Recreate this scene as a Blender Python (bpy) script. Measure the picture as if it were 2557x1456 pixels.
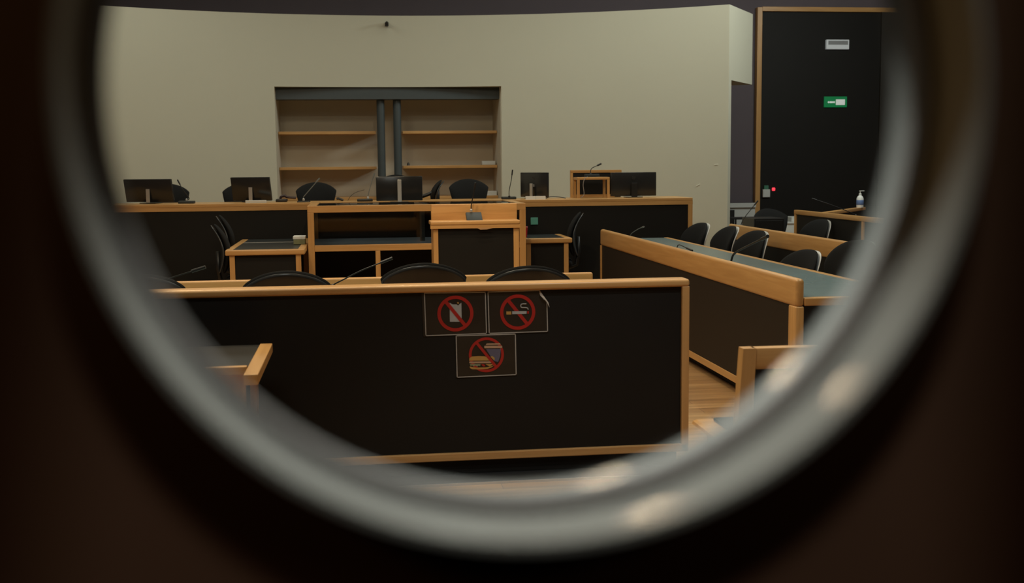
import bpy, bmesh, math, random
from mathutils import Vector, Matrix
random.seed(4)
S = bpy.context.scene
for o in list(bpy.data.objects): bpy.data.objects.remove(o)

# ------------------------------------------------------------------ camera
F = 2900.0
pitch = math.atan(315 / F); yaw = math.atan(388 / math.hypot(F, 315)); roll = .0095
fw = Vector((math.sin(yaw) * math.cos(pitch), math.cos(yaw) * math.cos(pitch), -math.sin(pitch)))
r0 = Vector((math.cos(yaw), -math.sin(yaw), 0)); u0 = r0.cross(fw)
rr = r0 * math.cos(roll) - u0 * math.sin(roll); uu = u0 * math.cos(roll) + r0 * math.sin(roll)
cd = bpy.data.cameras.new('camera'); cam = bpy.data.objects.new('camera', cd)
S.collection.objects.link(cam); S.camera = cam
cam.matrix_world = Matrix(((rr.x, uu.x, -fw.x, 0), (rr.y, uu.y, -fw.y, 0), (rr.z, uu.z, -fw.z, 1.6), (0, 0, 0, 1)))
cd.sensor_width = 36; cd.lens = F / 2557 * 36; cd.clip_start = .02; cd.clip_end = 100
cd.dof.use_dof = True; cd.dof.focus_distance = 8.6; cd.dof.aperture_fstop = 3.3

# ------------------------------------------------------------------ world, lights, exposure
W = bpy.data.worlds.new('world'); S.world = W; W.use_nodes = True
W.node_tree.nodes['Background'].inputs[0].default_value = (.5, .5, .55, 1)
W.node_tree.nodes['Background'].inputs[1].default_value = .0
S.view_settings.view_transform = 'Standard'; S.view_settings.look = 'None'
S.view_settings.exposure = 0; S.view_settings.gamma = 1
S.view_settings.use_curve_mapping = False

def area(name, loc, size, power, col, target=None):
    l = bpy.data.lights.new(name, 'AREA'); l.shape = 'RECTANGLE'; l.size, l.size_y = size
    l.energy = power; l.color = col
    o = bpy.data.objects.new(name, l); S.collection.objects.link(o); o.location = loc
    if target:
        o.rotation_euler = (Vector(target) - Vector(loc)).to_track_quat('-Z', 'Y').to_euler()
    return o
def spot(name, loc, target, power, col, ang=70, r=.05, blend=.6):
    l = bpy.data.lights.new(name, 'SPOT'); l.energy = power; l.color = col
    l.spot_size = math.radians(ang); l.spot_blend = blend; l.shadow_soft_size = r
    o = bpy.data.objects.new(name, l); S.collection.objects.link(o); o.location = loc
    o.rotation_euler = (Vector(target) - Vector(loc)).to_track_quat('-Z', 'Y').to_euler()
    return o
COOL = (.88, 1, .90); WARM = (1, .74, .46)
area('ceiling_panel_light', (3.0, 13.6, 4.9), (5.2, 2.4), 86, (.97, 1, .90))
area('ceiling_panel_light', (-2.2, 13.6, 4.9), (2.4, 2.4), 54, (.97, 1, .90))
area('ceiling_panel_light', (6.9, 13.0, 4.8), (1.6, 1.0), 120, (.95, 1, .95), (5.6, 15.6, 3.0))
area('ceiling_panel_light', (4.4, 8.6, 4.9), (3, 2.0), 55, (.93, 1, .97))
area('ceiling_panel_light', (-1.0, 6.2, 4.9), (4, 1.0), 150, (1, .90, .70))
area('ceiling_panel_light', (-.9, 2.4, 4.9), (2, 1.0), 60, (.96, 1, .97))
for x, y, p in ((.70, 9.3, 58), (-1.55, 8.6, 52)):      # round warm downlights
    l = area('downlight_lamp', (x, y, 4.88), (.16, .16), p, WARM); l.data.shape = 'DISK'
spot('downlight_lamp', (.9, 6.2, 4.85), (.3, 6.0, 0), 150, WARM, 75, .07)
spot('downlight_lamp', (2.3, 3.6, 4.85), (1.7, 4.9, 0), 300, (.93, .96, 1), 50, .07)
spot('downlight_lamp', (1.2, 8.8, 4.85), (1.1, 10.8, .8), 230, WARM, 36, .07)
spot('downlight_lamp', (-.36, 1.45, 4.88), (.07, .47, 1.46), 4700, (1, 1, .95), 13, .10)  # narrow spot added to brighten the room-side porthole lining
spot('corridor_fill', (.16, .20, 2.75), (.068, .43, 1.51), 320, (1, 1, .92), 16.5, .03, .2)  # added spot, brightens the near half of the porthole lining
spot('downlight_lamp', (4.2, 5.8, 4.85), (3.0, 6.9, .8), 230, (.86, 1, .98), 44, .10)
area('corridor_fill', (-.62, .30, 1.95), (.1, .1), 4.5, (1, .55, .2), (-.1, .43, 1.7))  # added warm fill that tints the left edge of the door face
area('corridor_fill', (.80, .25, 1.85), (.1, .1), 2.2, (1, .6, .3), (.3, .43, 1.7))  # weaker added fill for the right side of the door face

# ------------------------------------------------------------------ materials
def mat(name): 
    m = bpy.data.materials.new(name); m.use_nodes = True
    return m, m.node_tree, m.node_tree.nodes['Principled BSDF']
def lin(c):
    return tuple(((x / 255 + .055) / 1.055) ** 2.4 if x > 10 else x / 255 / 12.92 for x in c) + (1,)
def plain(name, col, rough=.6, metal=0, var=.08, scale=30, spec=.5, bump=0, emit=None):
    m, t, b = mat(name)
    n = t.nodes.new('ShaderNodeTexNoise'); n.inputs['Scale'].default_value = scale; n.inputs['Detail'].default_value = 4
    tc = t.nodes.new('ShaderNodeTexCoord'); t.links.new(tc.outputs['Object'], n.inputs['Vector'])
    mx = t.nodes.new('ShaderNodeMix'); mx.data_type = 'RGBA'
    c = col if len(col) == 4 else tuple(col) + (1,)
    mx.inputs['A'].default_value = tuple(x * (1 - var) for x in c[:3]) + (1,)
    mx.inputs['B'].default_value = tuple(min(1, x * (1 + var)) for x in c[:3]) + (1,)
    t.links.new(n.outputs['Fac'], mx.inputs['Factor']); t.links.new(mx.outputs['Result'], b.inputs['Base Color'])
    b.inputs['Roughness'].default_value = rough; b.inputs['Metallic'].default_value = metal
    b.inputs['Specular IOR Level'].default_value = spec
    if bump:
        bp = t.nodes.new('ShaderNodeBump'); bp.inputs['Strength'].default_value = bump; bp.inputs['Distance'].default_value = .002
        t.links.new(n.outputs['Fac'], bp.inputs['Height']); t.links.new(bp.outputs['Normal'], b.inputs['Normal'])
    if emit:
        b.inputs['Emission Color'].default_value = tuple(emit[0]) + (1,); b.inputs['Emission Strength'].default_value = emit[1]
    return m
def wood(name, axis, ca=(.50, .262, .088), cb=(.63, .352, .128), rough=.34):
    m, t, b = mat(name)
    tc = t.nodes.new('ShaderNodeTexCoord'); mp = t.nodes.new('ShaderNodeMapping')
    sc = [26, 26, 26]; sc[axis] = 1.6; mp.inputs['Scale'].default_value = sc
    t.links.new(tc.outputs['Object'], mp.inputs['Vector'])
    n = t.nodes.new('ShaderNodeTexNoise'); n.inputs['Scale'].default_value = 1; n.inputs['Detail'].default_value = 6
    n.inputs['Distortion'].default_value = .8
    t.links.new(mp.outputs[0], n.inputs['Vector'])
    r = t.nodes.new('ShaderNodeValToRGB'); r.color_ramp.elements[0].position = .3; r.color_ramp.elements[1].position = .72
    r.color_ramp.elements[0].color = ca + (1,); r.color_ramp.elements[1].color = cb + (1,)
    t.links.new(n.outputs['Fac'], r.inputs[0]); t.links.new(r.outputs[0], b.inputs['Base Color'])
    b.inputs['Roughness'].default_value = rough
    return m
WX, WY, WZ = wood('oak_x', 0), wood('oak_y', 1), wood('oak_z', 2)
BLACK = plain('black_laminate', (.0095, .0085, .007), .6, spec=.25, var=.15, scale=6)
BLACKG = plain('black_laminate_glossy', (.012, .011, .010), .14, var=.1, scale=6)
TOPG = plain('desk_linoleum', (.16, .215, .22), .27, var=.1, scale=8)
CREAM = plain('cream_paint', (.55, .53, .425), .85, var=.03, scale=1.2)
NICHE = plain('niche_paint', (.68, .64, .53), .8, var=.04, scale=3)
PLUM = plain('plum_paint', (.115, .092, .105), .8, var=.08, scale=2)
WHITEP = plain('white_paint', (.62, .63, .60), .6, var=.02)
STEEL = plain('blue_grey_steel', (.052, .066, .072), .45, var=.1)
SILVER = plain('silver_metal', (.62, .60, .56), .35, metal=.6, var=.03)
DKMET = plain('dark_metal', (.03, .03, .03), .35, metal=.5)
PLAST = plain('black_plastic', (.014, .014, .014), .4)
PLASTG = plain('black_plastic_glossy', (.02, .02, .02), .22)
RIM = plain('chair_shell_plastic', (.035, .037, .038), .2)
FABRIC = plain('black_fabric', (.009, .009, .009), .9, spec=.25, var=.3, scale=220, bump=.4)
SCREEN = plain('screen_glass', (.01, .01, .012), .12)
LOGO = plain('logo_grey', (.07, .07, .07), .4)
PAPER = plain('white_paper', (.78, .80, .78), .7, var=.02)
RING = plain('grey_lining', (.045, .047, .044), .8, metal=0, var=.04, scale=90, spec=.02)
RING.node_tree.nodes['Principled BSDF'].inputs['Coat Weight'].default_value = .15
RING.node_tree.nodes['Principled BSDF'].inputs['Coat Roughness'].default_value = .1
TOPD = plain('dark_linoleum', (.030, .035, .036), .32, var=.1, scale=8)
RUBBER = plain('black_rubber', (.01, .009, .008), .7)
DOORM = plain('dark_door_laminate', (.013, .0052, .002), .7, spec=.1, var=.2, scale=5)
CORR = plain('corridor_paint', (.06, .045, .035), .9)
RED = plain('sign_red', (.42, .018, .012), .45, var=.06)
SHEET = plain('laminated_black_sheet', (.022, .017, .012), .38, var=.5, scale=9, bump=.3)
BORDER = plain('sheet_white_border', (.45, .42, .37), .5)
GLYPH = plain('glyph_grey', (.42, .42, .40), .5)
YEL = plain('glyph_yellow', (.50, .28, .07), .5)
PEACH = plain('glyph_peach', (.48, .30, .18), .5)
PURP = plain('glyph_purple', (.12, .11, .16), .5)
GREENG = plain('glyph_green', (.25, .28, .15), .5)
GREEN = plain('exit_green', (.0, .19, .055), .5, emit=((0, .30, .09), .22))
EXITW = plain('exit_white', (.7, .72, .70), .5, emit=((.7, .75, .72), .35))
LAMPW = plain('emergency_lamp_cover', (.70, .73, .75), .4, emit=((.7, .75, .8), .12))
LED = plain('red_led', (.5, .02, .03), .4, emit=((1, .05, .08), 1.4))
TURQ = plain('turquoise_note', (.10, .34, .27), .7)
REDP = plain('red_plastic', (.45, .015, .02), .4)
BLUE = plain('blue_label', (.12, .2, .42), .5)
CARD = plain('card_box_olive', (.22, .23, .12), .7)

def floor_mat():
    m, t, b = mat('oak_parquet')
    tc = t.nodes.new('ShaderNodeTexCoord')
    br = t.nodes.new('ShaderNodeTexBrick'); br.inputs['Scale'].default_value = 1
    br.inputs['Brick Width'].default_value = 1.1; br.inputs['Row Height'].default_value = .14; br.inputs['Mortar Size'].default_value = .0012
    br.inputs['Color1'].default_value = (.50, .30, .135, 1); br.inputs['Color2'].default_value = (.38, .21, .09, 1)
    br.inputs['Mortar'].default_value = (.08, .04, .02, 1); br.offset = .37
    t.links.new(tc.outputs['Object'], br.inputs['Vector'])
    mp = t.nodes.new('ShaderNodeMapping'); mp.inputs['Scale'].default_value = (1.5, 22, 1); t.links.new(tc.outputs['Object'], mp.inputs['Vector'])
    n = t.nodes.new('ShaderNodeTexNoise'); n.inputs['Scale'].default_value = 1; n.inputs['Detail'].default_value = 6; t.links.new(mp.outputs[0], n.inputs['Vector'])
    r = t.nodes.new('ShaderNodeValToRGB'); r.color_ramp.elements[0].color = (.72, .70, .66, 1); r.color_ramp.elements[1].color = (1.2, 1.2, 1.2, 1)
    r.color_ramp.elements[0].position = .3; r.color_ramp.elements[1].position = .7; t.links.new(n.outputs['Fac'], r.inputs[0])
    mx = t.nodes.new('ShaderNodeMix'); mx.data_type = 'RGBA'; mx.blend_type = 'MULTIPLY'; mx.inputs['Factor'].default_value = 1
    t.links.new(br.outputs['Color'], mx.inputs['A']); t.links.new(r.outputs[0], mx.inputs['B'])
    t.links.new(mx.outputs['Result'], b.inputs['Base Color']); b.inputs['Roughness'].default_value = .36
    return m
FLOOR = floor_mat()
def glass_mat(name, tint=(.97, .98, .97), refl=1.0, rough=0.0, base=0.0):
    m, t, b = mat(name); t.nodes.remove(b); out = t.nodes['Material Output']
    tr = t.nodes.new('ShaderNodeBsdfTransparent'); tr.inputs[0].default_value = tuple(tint) + (1,)
    gl = t.nodes.new('ShaderNodeBsdfGlossy'); gl.inputs['Roughness'].default_value = rough
    fr = t.nodes.new('ShaderNodeFresnel'); fr.inputs['IOR'].default_value = 1.5
    mu = t.nodes.new('ShaderNodeMath'); mu.operation = 'MULTIPLY_ADD'; mu.inputs[1].default_value = refl; mu.inputs[2].default_value = base
    t.links.new(fr.outputs[0], mu.inputs[0])
    mx = t.nodes.new('ShaderNodeMixShader'); t.links.new(mu.outputs[0], mx.inputs[0])
    t.links.new(tr.outputs[0], mx.inputs[1]); t.links.new(gl.outputs[0], mx.inputs[2]); t.links.new(mx.outputs[0], out.inputs[0])
    return m
PANE = glass_mat('window_glass')
SMOKE = glass_mat('smoked_glass', (.72, .73, .74), 1.0, .03)
ACRYL = glass_mat('acrylic_sheet', (.86, .86, .84), 1.2, .04)

# ------------------------------------------------------------------ mesh helpers
class MB:
    def __init__(s): s.bm = bmesh.new()
    def add(s, bm2):
        me = bpy.data.meshes.new('t'); bm2.to_mesh(me); bm2.free(); s.bm.from_mesh(me); bpy.data.meshes.remove(me); return s
    def box(s, x0, x1, y0, y1, z0, z1, bev=0.0, seg=2, rot=None, piv=None):
        b = bmesh.new(); bmesh.ops.create_cube(b, size=1)
        for v in b.verts:
            v.co = Vector(((x0 + x1) / 2 + v.co.x * (x1 - x0), (y0 + y1) / 2 + v.co.y * (y1 - y0), (z0 + z1) / 2 + v.co.z * (z1 - z0)))
        if bev: bmesh.ops.bevel(b, geom=list(b.edges), offset=bev, segments=seg, profile=.5, affect='EDGES')
        if rot:
            p = Vector(piv or ((x0 + x1) / 2, (y0 + y1) / 2, (z0 + z1) / 2))
            bmesh.ops.rotate(b, cent=p, matrix=rot, verts=b.verts)
        return s.add(b)
    def tube(s, pts, r, n=10, r2=None):
        b = bmesh.new(); pts = [Vector(p) for p in pts]; rings = []
        for i, p in enumerate(pts):
            d = (pts[min(i + 1, len(pts) - 1)] - pts[max(i - 1, 0)]).normalized()
            a = d.orthogonal().normalized() if i == 0 else (a - d * a.dot(d)).normalized()
            c = d.cross(a); rad = r if r2 is None else r + (r2 - r) * i / (len(pts) - 1)
            rings.append([b.verts.new(p + (a * math.cos(q) + c * math.sin(q)) * rad) for q in [2 * math.pi * k / n for k in range(n)]])
        for i in range(len(rings) - 1):
            for k in range(n): b.faces.new((rings[i][k], rings[i][(k + 1) % n], rings[i + 1][(k + 1) % n], rings[i + 1][k]))
        b.faces.new(rings[0][::-1]); b.faces.new(rings[-1])
        return s.add(b)
    def lathe(s, prof, c=(0, 0, 0), n=24):
        b = bmesh.new(); c = Vector(c); rings = []
        for r, z in prof:
            rings.append([b.verts.new(c + Vector((r * math.cos(q), r * math.sin(q), z))) for q in [2 * math.pi * k / n for k in range(n)]])
        for i in range(len(rings) - 1):
            for k in range(n): b.faces.new((rings[i][k], rings[i][(k + 1) % n], rings[i + 1][(k + 1) % n], rings[i + 1][k]))
        b.faces.new(rings[0][::-1]); b.faces.new(rings[-1])
        return s.add(b)
    def prism(s, pts, y0, y1):          # polygon in XZ extruded along Y
        b = bmesh.new(); a = [b.verts.new((x, y0, z)) for x, z in pts]; c = [b.verts.new((x, y1, z)) for x, z in pts]; n = len(pts)
        b.faces.new(a[::-1]); b.faces.new(c)
        for k in range(n): b.faces.new((a[k], a[(k + 1) % n], c[(k + 1) % n], c[k]))
        bmesh.ops.recalc_face_normals(b, faces=b.faces)
        return s.add(b)
    def annulus(s, cx, cz, r0, r1, y0, y1, n=64):   # ring about a Y axis
        b = bmesh.new(); R = []
        for k in range(n):
            q = 2 * math.pi * k / n; cs, sn = math.cos(q), math.sin(q)
            R.append([b.verts.new((cx + r * cs, y, cz + r * sn)) for r, y in ((r0, y0), (r1, y0), (r1, y1), (r0, y1))])
        for k in range(n):
            A, B = R[k], R[(k + 1) % n]
            for j in range(4): b.faces.new((A[j], A[(j + 1) % 4], B[(j + 1) % 4], B[j]))
        bmesh.ops.recalc_face_normals(b, faces=b.faces)
        return s.add(b)
    def arc(s, cx, cy, t0, t1, ra, rb, z0, z1, n=60):
        b = bmesh.new(); R = []
        for k in range(n + 1):
            q = t0 + (t1 - t0) * k / n
            R.append([b.verts.new((cx + r * math.sin(q), cy + r * math.cos(q), z)) for r, z in ((ra, z0), (rb, z0), (rb, z1), (ra, z1))])
        for k in range(n):
            A, B = R[k], R[k + 1]
            for j in range(4): b.faces.new((A[j], A[(j + 1) % 4], B[(j + 1) % 4], B[j]))
        b.faces.new(R[0]); b.faces.new(R[-1][::-1]); bmesh.ops.recalc_face_normals(b, faces=b.faces)
        return s.add(b)
    def build(s, name, m, parent=None, smooth=False, label=None):
        me = bpy.data.meshes.new(name); s.bm.to_mesh(me); s.bm.free(); me.materials.append(m)
        o = bpy.data.objects.new(name, me); S.collection.objects.link(o)
        if smooth:
            for p in me.polygons: p.use_smooth = True
            if smooth != 'all':
                import math as _m
                md = o.modifiers.new('es', 'EDGE_SPLIT'); md.split_angle = _m.radians(38)
        if parent is not None:
            o.parent = parent; o.matrix_parent_inverse = Matrix.Translation(-Vector(parent['_o'])) if parent.get('_o') is not None else Matrix()
        if label: o['label'] = label
        return o
def thing(name, label, cat, base=(0, 0, 0), group=None, world=True):
    """Empty at the thing's base.  world=True: parts are given in world coordinates."""
    o = bpy.data.objects.new(name, None); S.collection.objects.link(o); o.location = base; o.empty_display_size = .1
    if world: o['_o'] = list(base)
    o['label'] = label; o['category'] = cat
    if group: o['group'] = group
    return o
def tag(o, label, cat, group=None):
    o['label'] = label; o['category'] = cat
    if group: o['group'] = group
    return o
def struct(o): o['kind'] = 'structure'; return o
def copy_tree(o, parent=None):
    c = o.copy(); S.collection.objects.link(c)
    if parent is not None: c.parent = parent
    for ch in list(o.children): copy_tree(ch, c)
    return c
def B(x0, x1, y0, y1, z0, z1, bev=0.0, seg=2): return MB().box(x0, x1, y0, y1, z0, z1, bev, seg)

# ------------------------------------------------------------------ room shell
struct(B(-5, 9.2, -2.2, 18.4, -.1, 0).build('floor', FLOOR))
struct(B(-5, 9.2, -2.2, 18.4, 5.0, 5.1).build('ceiling', CREAM))
struct(B(-5.1, 9.3, 18.0, 18.2, 0, 5).build('wall_back', PLUM))
struct(B(-5.1, -5, -2.2, 18.0, 0, 5).build('wall_left', PLUM))
struct(B(9.0, 9.1, -2.2, 18.0, 0, 5).build('wall_right', PLUM))
fwall = MB(); fwall.box(-5, -.44, .43, .48, 0, 5).box(.60, 9, .43, .48, 0, 5).box(-.44, .60, .43, .48, 2.12, 5)
struct(fwall.build('wall_front', CORR))
struct(B(-5, 9, -2.3, -2.2, 0, 5).build('wall_corridor', CORR))

# curved court wall with its deep upper block
CX, CY, R = .35, 8.36, 8.1
def th(x, r=R): return math.asin((x - CX) / r)
w = MB()
w.arc(CX, CY, th(-4.6), th(-1.07), R, R + .12, 0, 2.70, 50)
w.arc(CX, CY, th(2.04), th(4.92), R, R + .12, 0, 2.70, 40)
w.arc(CX, CY, th(-4.6), th(4.92), R, 9.25, 2.70, 3.675, 110)
struct(w.build('wall_curved', CREAM))
n = MB(); n.box(-1.2, 2.2, 17.35, 17.42, 0, 2.70).box(-1.2, -1.07, 16.50, 17.35, 0, 2.70).box(2.04, 2.17, 16.40, 17.35, 0, 2.70)
struct(n.build('wall_niche', NICHE))
struct(B(-1.07, 2.04, 16.50, 16.75, 2.535, 2.70).build('trim_1', STEEL))
# white lower wall band in the right corner
d = MB(); d.box(4.2, 6.31, 17.90, 18.0, 0, .97).box(4.2, 6.31, 17.86, 18.0, .90, .97)
struct(d.build('baseboard_back', WHITEP))
tag(B(5.84, 5.96, 17.87, 17.90, .62, .86).build('wall_outlet', PLAST), 'small black rectangular box on the white lower wall right of the curved wall', 'wall box')

# tall dark door panel with oak frame
d2 = thing('door_2', '', '', (7.5, 17.96, 0)); del d2['label'], d2['category']; struct(d2)
B(6.39, 8.9, 17.95, 17.99, 0, 3.97).build('door_leaf', BLACK, d2)
B(8.37, 8.99, 17.91, 17.95, 0, 3.97).build('door_leaf', plain('brown_black_laminate', (.016, .013, .009), .5), d2)
B(6.31, 6.39, 17.90, 18.0, 0, 4.03, .004).build('door_frame', WZ, d2)
B(6.39, 9.0, 17.90, 18.0, 3.97, 4.04, .004).build('door_frame', WX, d2)

# dais behind the bench
struct(B(-4.3, 3.85, 13.50, 15.6, 0, .42).build('floor_dais', WX))

# ------------------------------------------------------------------ near door with the porthole
HX, HZ, HR = .068, 1.627, .167
d1 = thing('door_1', '', '', (.08, .45, 0)); del d1['label'], d1['category']; struct(d1)
def leaf_with_hole(y0, y1, x0, x1, z0, z1, r):
    b = bmesh.new(); n = 192; V = {}
    for k in range(n):
        q = 2 * math.pi * (k + .5) / n; c, s_ = math.cos(q), math.sin(q)
        t = min(((x1 if c > 0 else x0) - HX) / c if abs(c) > 1e-9 else 1e9, ((z1 if s_ > 0 else z0) - HZ) / s_ if abs(s_) > 1e-9 else 1e9)
        V[k] = [b.verts.new(p) for p in ((HX + r * c, y0, HZ + r * s_), (HX + t * c, y0, HZ + t * s_), (HX + t * c, y1, HZ + t * s_), (HX + r * c, y1, HZ + r * s_))]
    for k in range(n):
        A, C_ = V[k], V[(k + 1) % n]
        for j in range(4): b.faces.new((A[j], A[(j + 1) % 4], C_[(j + 1) % 4], C_[j]))
    bmesh.ops.recalc_face_normals(b, faces=b.faces)
    return MB().add(b)
leaf_with_hole(.4235, .4820, -.42, .58, .004, 2.11, HR + .0045).build('door_leaf', DOORM, d1)
fr = MB().box(-.44, -.42, .425, .485, 0, 2.12).box(.58, .60, .425, .485, 0, 2.12).box(-.42, .58, .425, .485, 2.11, 2.12)
fr.build('door_frame', DOORM, d1)
def lining(ra, rb, ya, yb, n=200):     # conical ring, ra at ya, rb at yb
    b = bmesh.new(); Rr = []
    for k in range(n):
        q = 2 * math.pi * k / n; c, s_ = math.cos(q), math.sin(q)
        Rr.append([b.verts.new((HX + r * c, y, HZ + r * s_)) for r, y in ((ra, ya), (ra + .003, ya), (rb + .003, yb), (rb, yb))])
    for k in range(n):
        A, C_ = Rr[k], Rr[(k + 1) % n]
        for j in range(4): b.faces.new((A[j], A[(j + 1) % 4], C_[(j + 1) % 4], C_[j]))
    bmesh.ops.recalc_face_normals(b, faces=b.faces); return MB().add(b)
lining(.1670, .1670, .4165, .4500).build('porthole_ring', RING, d1, smooth='edge')
lining(.1670, .1665, .4640, .4890).build('porthole_ring', RING, d1, smooth='edge')
MB().annulus(HX, HZ, HR - .0060, HR + .004, .4500, .4640, 200).build('porthole_gasket', RUBBER, d1, smooth='edge')
def disc(cx, cz, r, y0, y1, n=96):
    return MB().prism([(cx + r * math.cos(2 * math.pi * k / n), cz + r * math.sin(2 * math.pi * k / n)) for k in range(n)], y0, y1)
disc(HX, HZ, HR - .0030, .4560, .4590).build('porthole_glass', PANE, d1)

# ------------------------------------------------------------------ public barrier with signs
bar = thing('barrier', 'long black-panelled barrier with oak frame carrying the three prohibition signs', 'barrier', (-.3, 5.9, 0))
B(-2.4, 1.675, 5.875, 5.94, .12, .97).build('panel', BLACK, bar)
B(-2.4, 1.715, 5.85, 5.975, .962, 1.002, .014, 4).build('top_rail', WX, bar, smooth=True)
B(1.675, 1.715, 5.853, 5.965, .085, .965, .005).build('side_stile', WZ, bar)
B(-2.4, 1.715, 5.853, 5.965, .085, .125, .004).build('bottom_rail', WX, bar)
B(-2.3, 1.655, 5.88, 5.95, 0.012, .085).build('plinth', BLACK, bar)
ms = B(-2.4, 1.66, 5.70, 5.96, 0, .010).build('floor_strip', RUBBER); tag(ms, 'flat black strip on the floor under the long barrier', 'floor strip')  # plain dark strip from the plinth out to the metal edge
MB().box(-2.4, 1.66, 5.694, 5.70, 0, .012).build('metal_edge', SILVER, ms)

SC = .000401
def cs(px, py): return (.332 + (px - 165) * SC, .959 - ((py - 163) + .022 * (px - 165)) * SC)
YS = 5.872
def border(m, P, wd):
    for a, b_ in zip(P, P[1:] + P[:1]):
        A, C_ = Vector((a[0], a[1])), Vector((b_[0], b_[1])); d_ = (C_ - A).normalized(); nn = Vector((-d_.y, d_.x)) * wd / 2
        m.prism([tuple(A + nn - d_ * wd / 2), tuple(C_ + nn + d_ * wd / 2), tuple(C_ - nn + d_ * wd / 2), tuple(A - nn - d_ * wd / 2)], YS - .0022, YS - .0012)
    return m
def prohibition(t, c, r, wd, y=YS - .0034, bar_y=YS - .0040):
    x, z = cs(*c); r *= SC; wd *= SC
    m = MB().annulus(x, z, r - wd, r, y, y + .0006, 72)
    m.build('prohibition_ring', RED, t)
    a = math.radians(-52); dx, dz = math.cos(a), math.sin(a); nx, nz = -dz, dx; h = wd * .52; L = r - wd * .6
    MB().prism([(x - dx * L + nx * h, z - dz * L + nz * h), (x + dx * L + nx * h, z + dz * L + nz * h), (x + dx * L - nx * h, z + dz * L - nz * h), (x - dx * L - nx * h, z - dz * L - nz * h)], bar_y, bar_y + .0006).build('prohibition_bar', RED, t)
def poly(t, name, m, pts, y=YS - .0028): return MB().prism([cs(*p) for p in pts], y, y + .0006).build(name, m, t)
def rrect(x0, y0, x1, y1, r, n=5):
    P = []
    for (cx, cy, a0) in ((x1 - r, y0 + r, -90), (x1 - r, y1 - r, 0), (x0 + r, y1 - r, 90), (x0 + r, y0 + r, 180)):
        for k in range(n + 1):
            a = math.radians(a0 + 90 * k / n); P.append((cx + r * math.cos(a), cy + r * math.sin(a)))
    return P
def sheet(t, P): MB().prism([cs(*p) for p in P], YS - .0012, YS - .0004).build('sheet', SHEET, t)
GS = 'taped prohibition signs on the barrier'
def signbase(P): x, z = cs(P[0][0], P[0][1]); return (x, YS, z)
# no phones
P = [(165, 163), (940, 155), (950, 683), (175, 708)]
t = thing('prohibition_sign', 'black sign with a crossed-out white phone, upper left of the three on the barrier', 'sign', signbase(P), GS)
sheet(t, [(130, 150), (960, 140), (962, 695), (145, 718)]); border(MB(), [cs(*p) for p in P], .0042).build('border', BORDER, t)
poly(t, 'phone_icon', GLYPH, [(483, 285), (520, 308), (572, 308), (590, 322), (632, 285), (634, 530), (483, 530)])
poly(t, 'camera_dot', YEL, [(575, 285), (590, 275), (604, 290), (590, 304)], YS - .0032)
prohibition(t, (555, 425), 230, 42)
# no smoking, corner curled
P = [(975, 150), (1640, 132), (1735, 285), (1742, 662), (985, 683)]
t = thing('prohibition_sign', 'black sign with crossed-out cigarette and curled corner, upper right of the three', 'sign', signbase(P), GS)
sheet(t, [(966, 138), (1645, 120), (1752, 290), (1756, 672), (970, 694)]); border(MB(), [cs(*p) for p in P], .0042).build('border', BORDER, t)
prohibition(t, (1355, 410), 228, 42, bar_y=YS - .0026)
poly(t, 'filter_icon', YEL, [(1208, 400), (1272, 400), (1272, 440), (1208, 440)], YS - .0040)
poly(t, 'cigarette_icon', GLYPH, [(1283, 398), (1470, 396), (1470, 432), (1283, 436)], YS - .0040)
poly(t, 'ember_icon', RED, [(1478, 396), (1500, 396), (1500, 430), (1478, 432)], YS - .0040)
sm = [(1468, 303), (1425, 303), (1400, 310), (1393, 330), (1402, 350), (1430, 352), (1465, 352), (1486, 362), (1490, 378)]
MB().tube([(cs(*p)[0], YS - .0034, cs(*p)[1]) for p in sm], .0030, 6).build('smoke_icon', BORDER, t)
b = bmesh.new()
vs = [b.verts.new((cs(px, py)[0], YS - .003 - yy, cs(px, py)[1])) for px, py, yy in ((1630, 118, 0), (1645, 190, .006), (1690, 245, .009), (1722, 262, .009), (1765, 348, .010), (1752, 285, .004), (1695, 205, .003))]
b.faces.new(vs); bmesh.ops.solidify(b, geom=b.faces[:], thickness=.0006)
MB().add(b).build('curled_corner', plain('cream_paper', (.62, .52, .40), .6), t)
# no food
P = [(560, 712), (1322, 694), (1328, 1222), (565, 1248)]
t = thing('prohibition_sign', 'black sign with a crossed-out burger and drink, lowest of the three on the barrier', 'sign', signbase(P), GS)
sheet(t, [(550, 704), (1334, 686), (1340, 1230), (556, 1256)]); border(MB(), [cs(*p) for p in P], .0042).build('border', BORDER, t)
prohibition(t, (945, 960), 226, 34)
y1 = YS - .0046
poly(t, 'cup_icon', PURP, [(940, 885), (1132, 885), (1122, 980), (1095, 1055), (1040, 1040), (985, 960)], YS - .0036)
poly(t, 'cup_lid_icon', PEACH, rrect(918, 842, 1150, 874, 8), y1)
poly(t, 'cup_lid_icon', PEACH, [(950, 812), (1120, 810), (1132, 828), (938, 832)], y1)
poly(t, 'fries_icon', YEL, [(995, 985), (1020, 975), (1050, 1000), (1050, 1030), (1030, 1020)], YS - .0042)
poly(t, 'bun_icon', YEL, [(720, 1035), (728, 1000), (760, 980), (840, 975), (920, 978), (950, 990), (985, 1036)], YS - .0038)
poly(t, 'patty_icon', PEACH, rrect(722, 1044, 1010, 1068, 10), YS - .0038)
poly(t, 'lettuce_icon', GREENG, [(728, 1080), (870, 1080), (860, 1106), (845, 1096), (825, 1112), (800, 1096), (780, 1110), (760, 1094), (740, 1104)], YS - .0038)
poly(t, 'tomato_icon', RED, [(876, 1080), (915, 1082), (932, 1108), (900, 1112)], YS - .0038)
poly(t, 'cheese_icon', YEL, [(930, 1080), (1040, 1080), (985, 1112)], YS - .0038)
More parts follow.
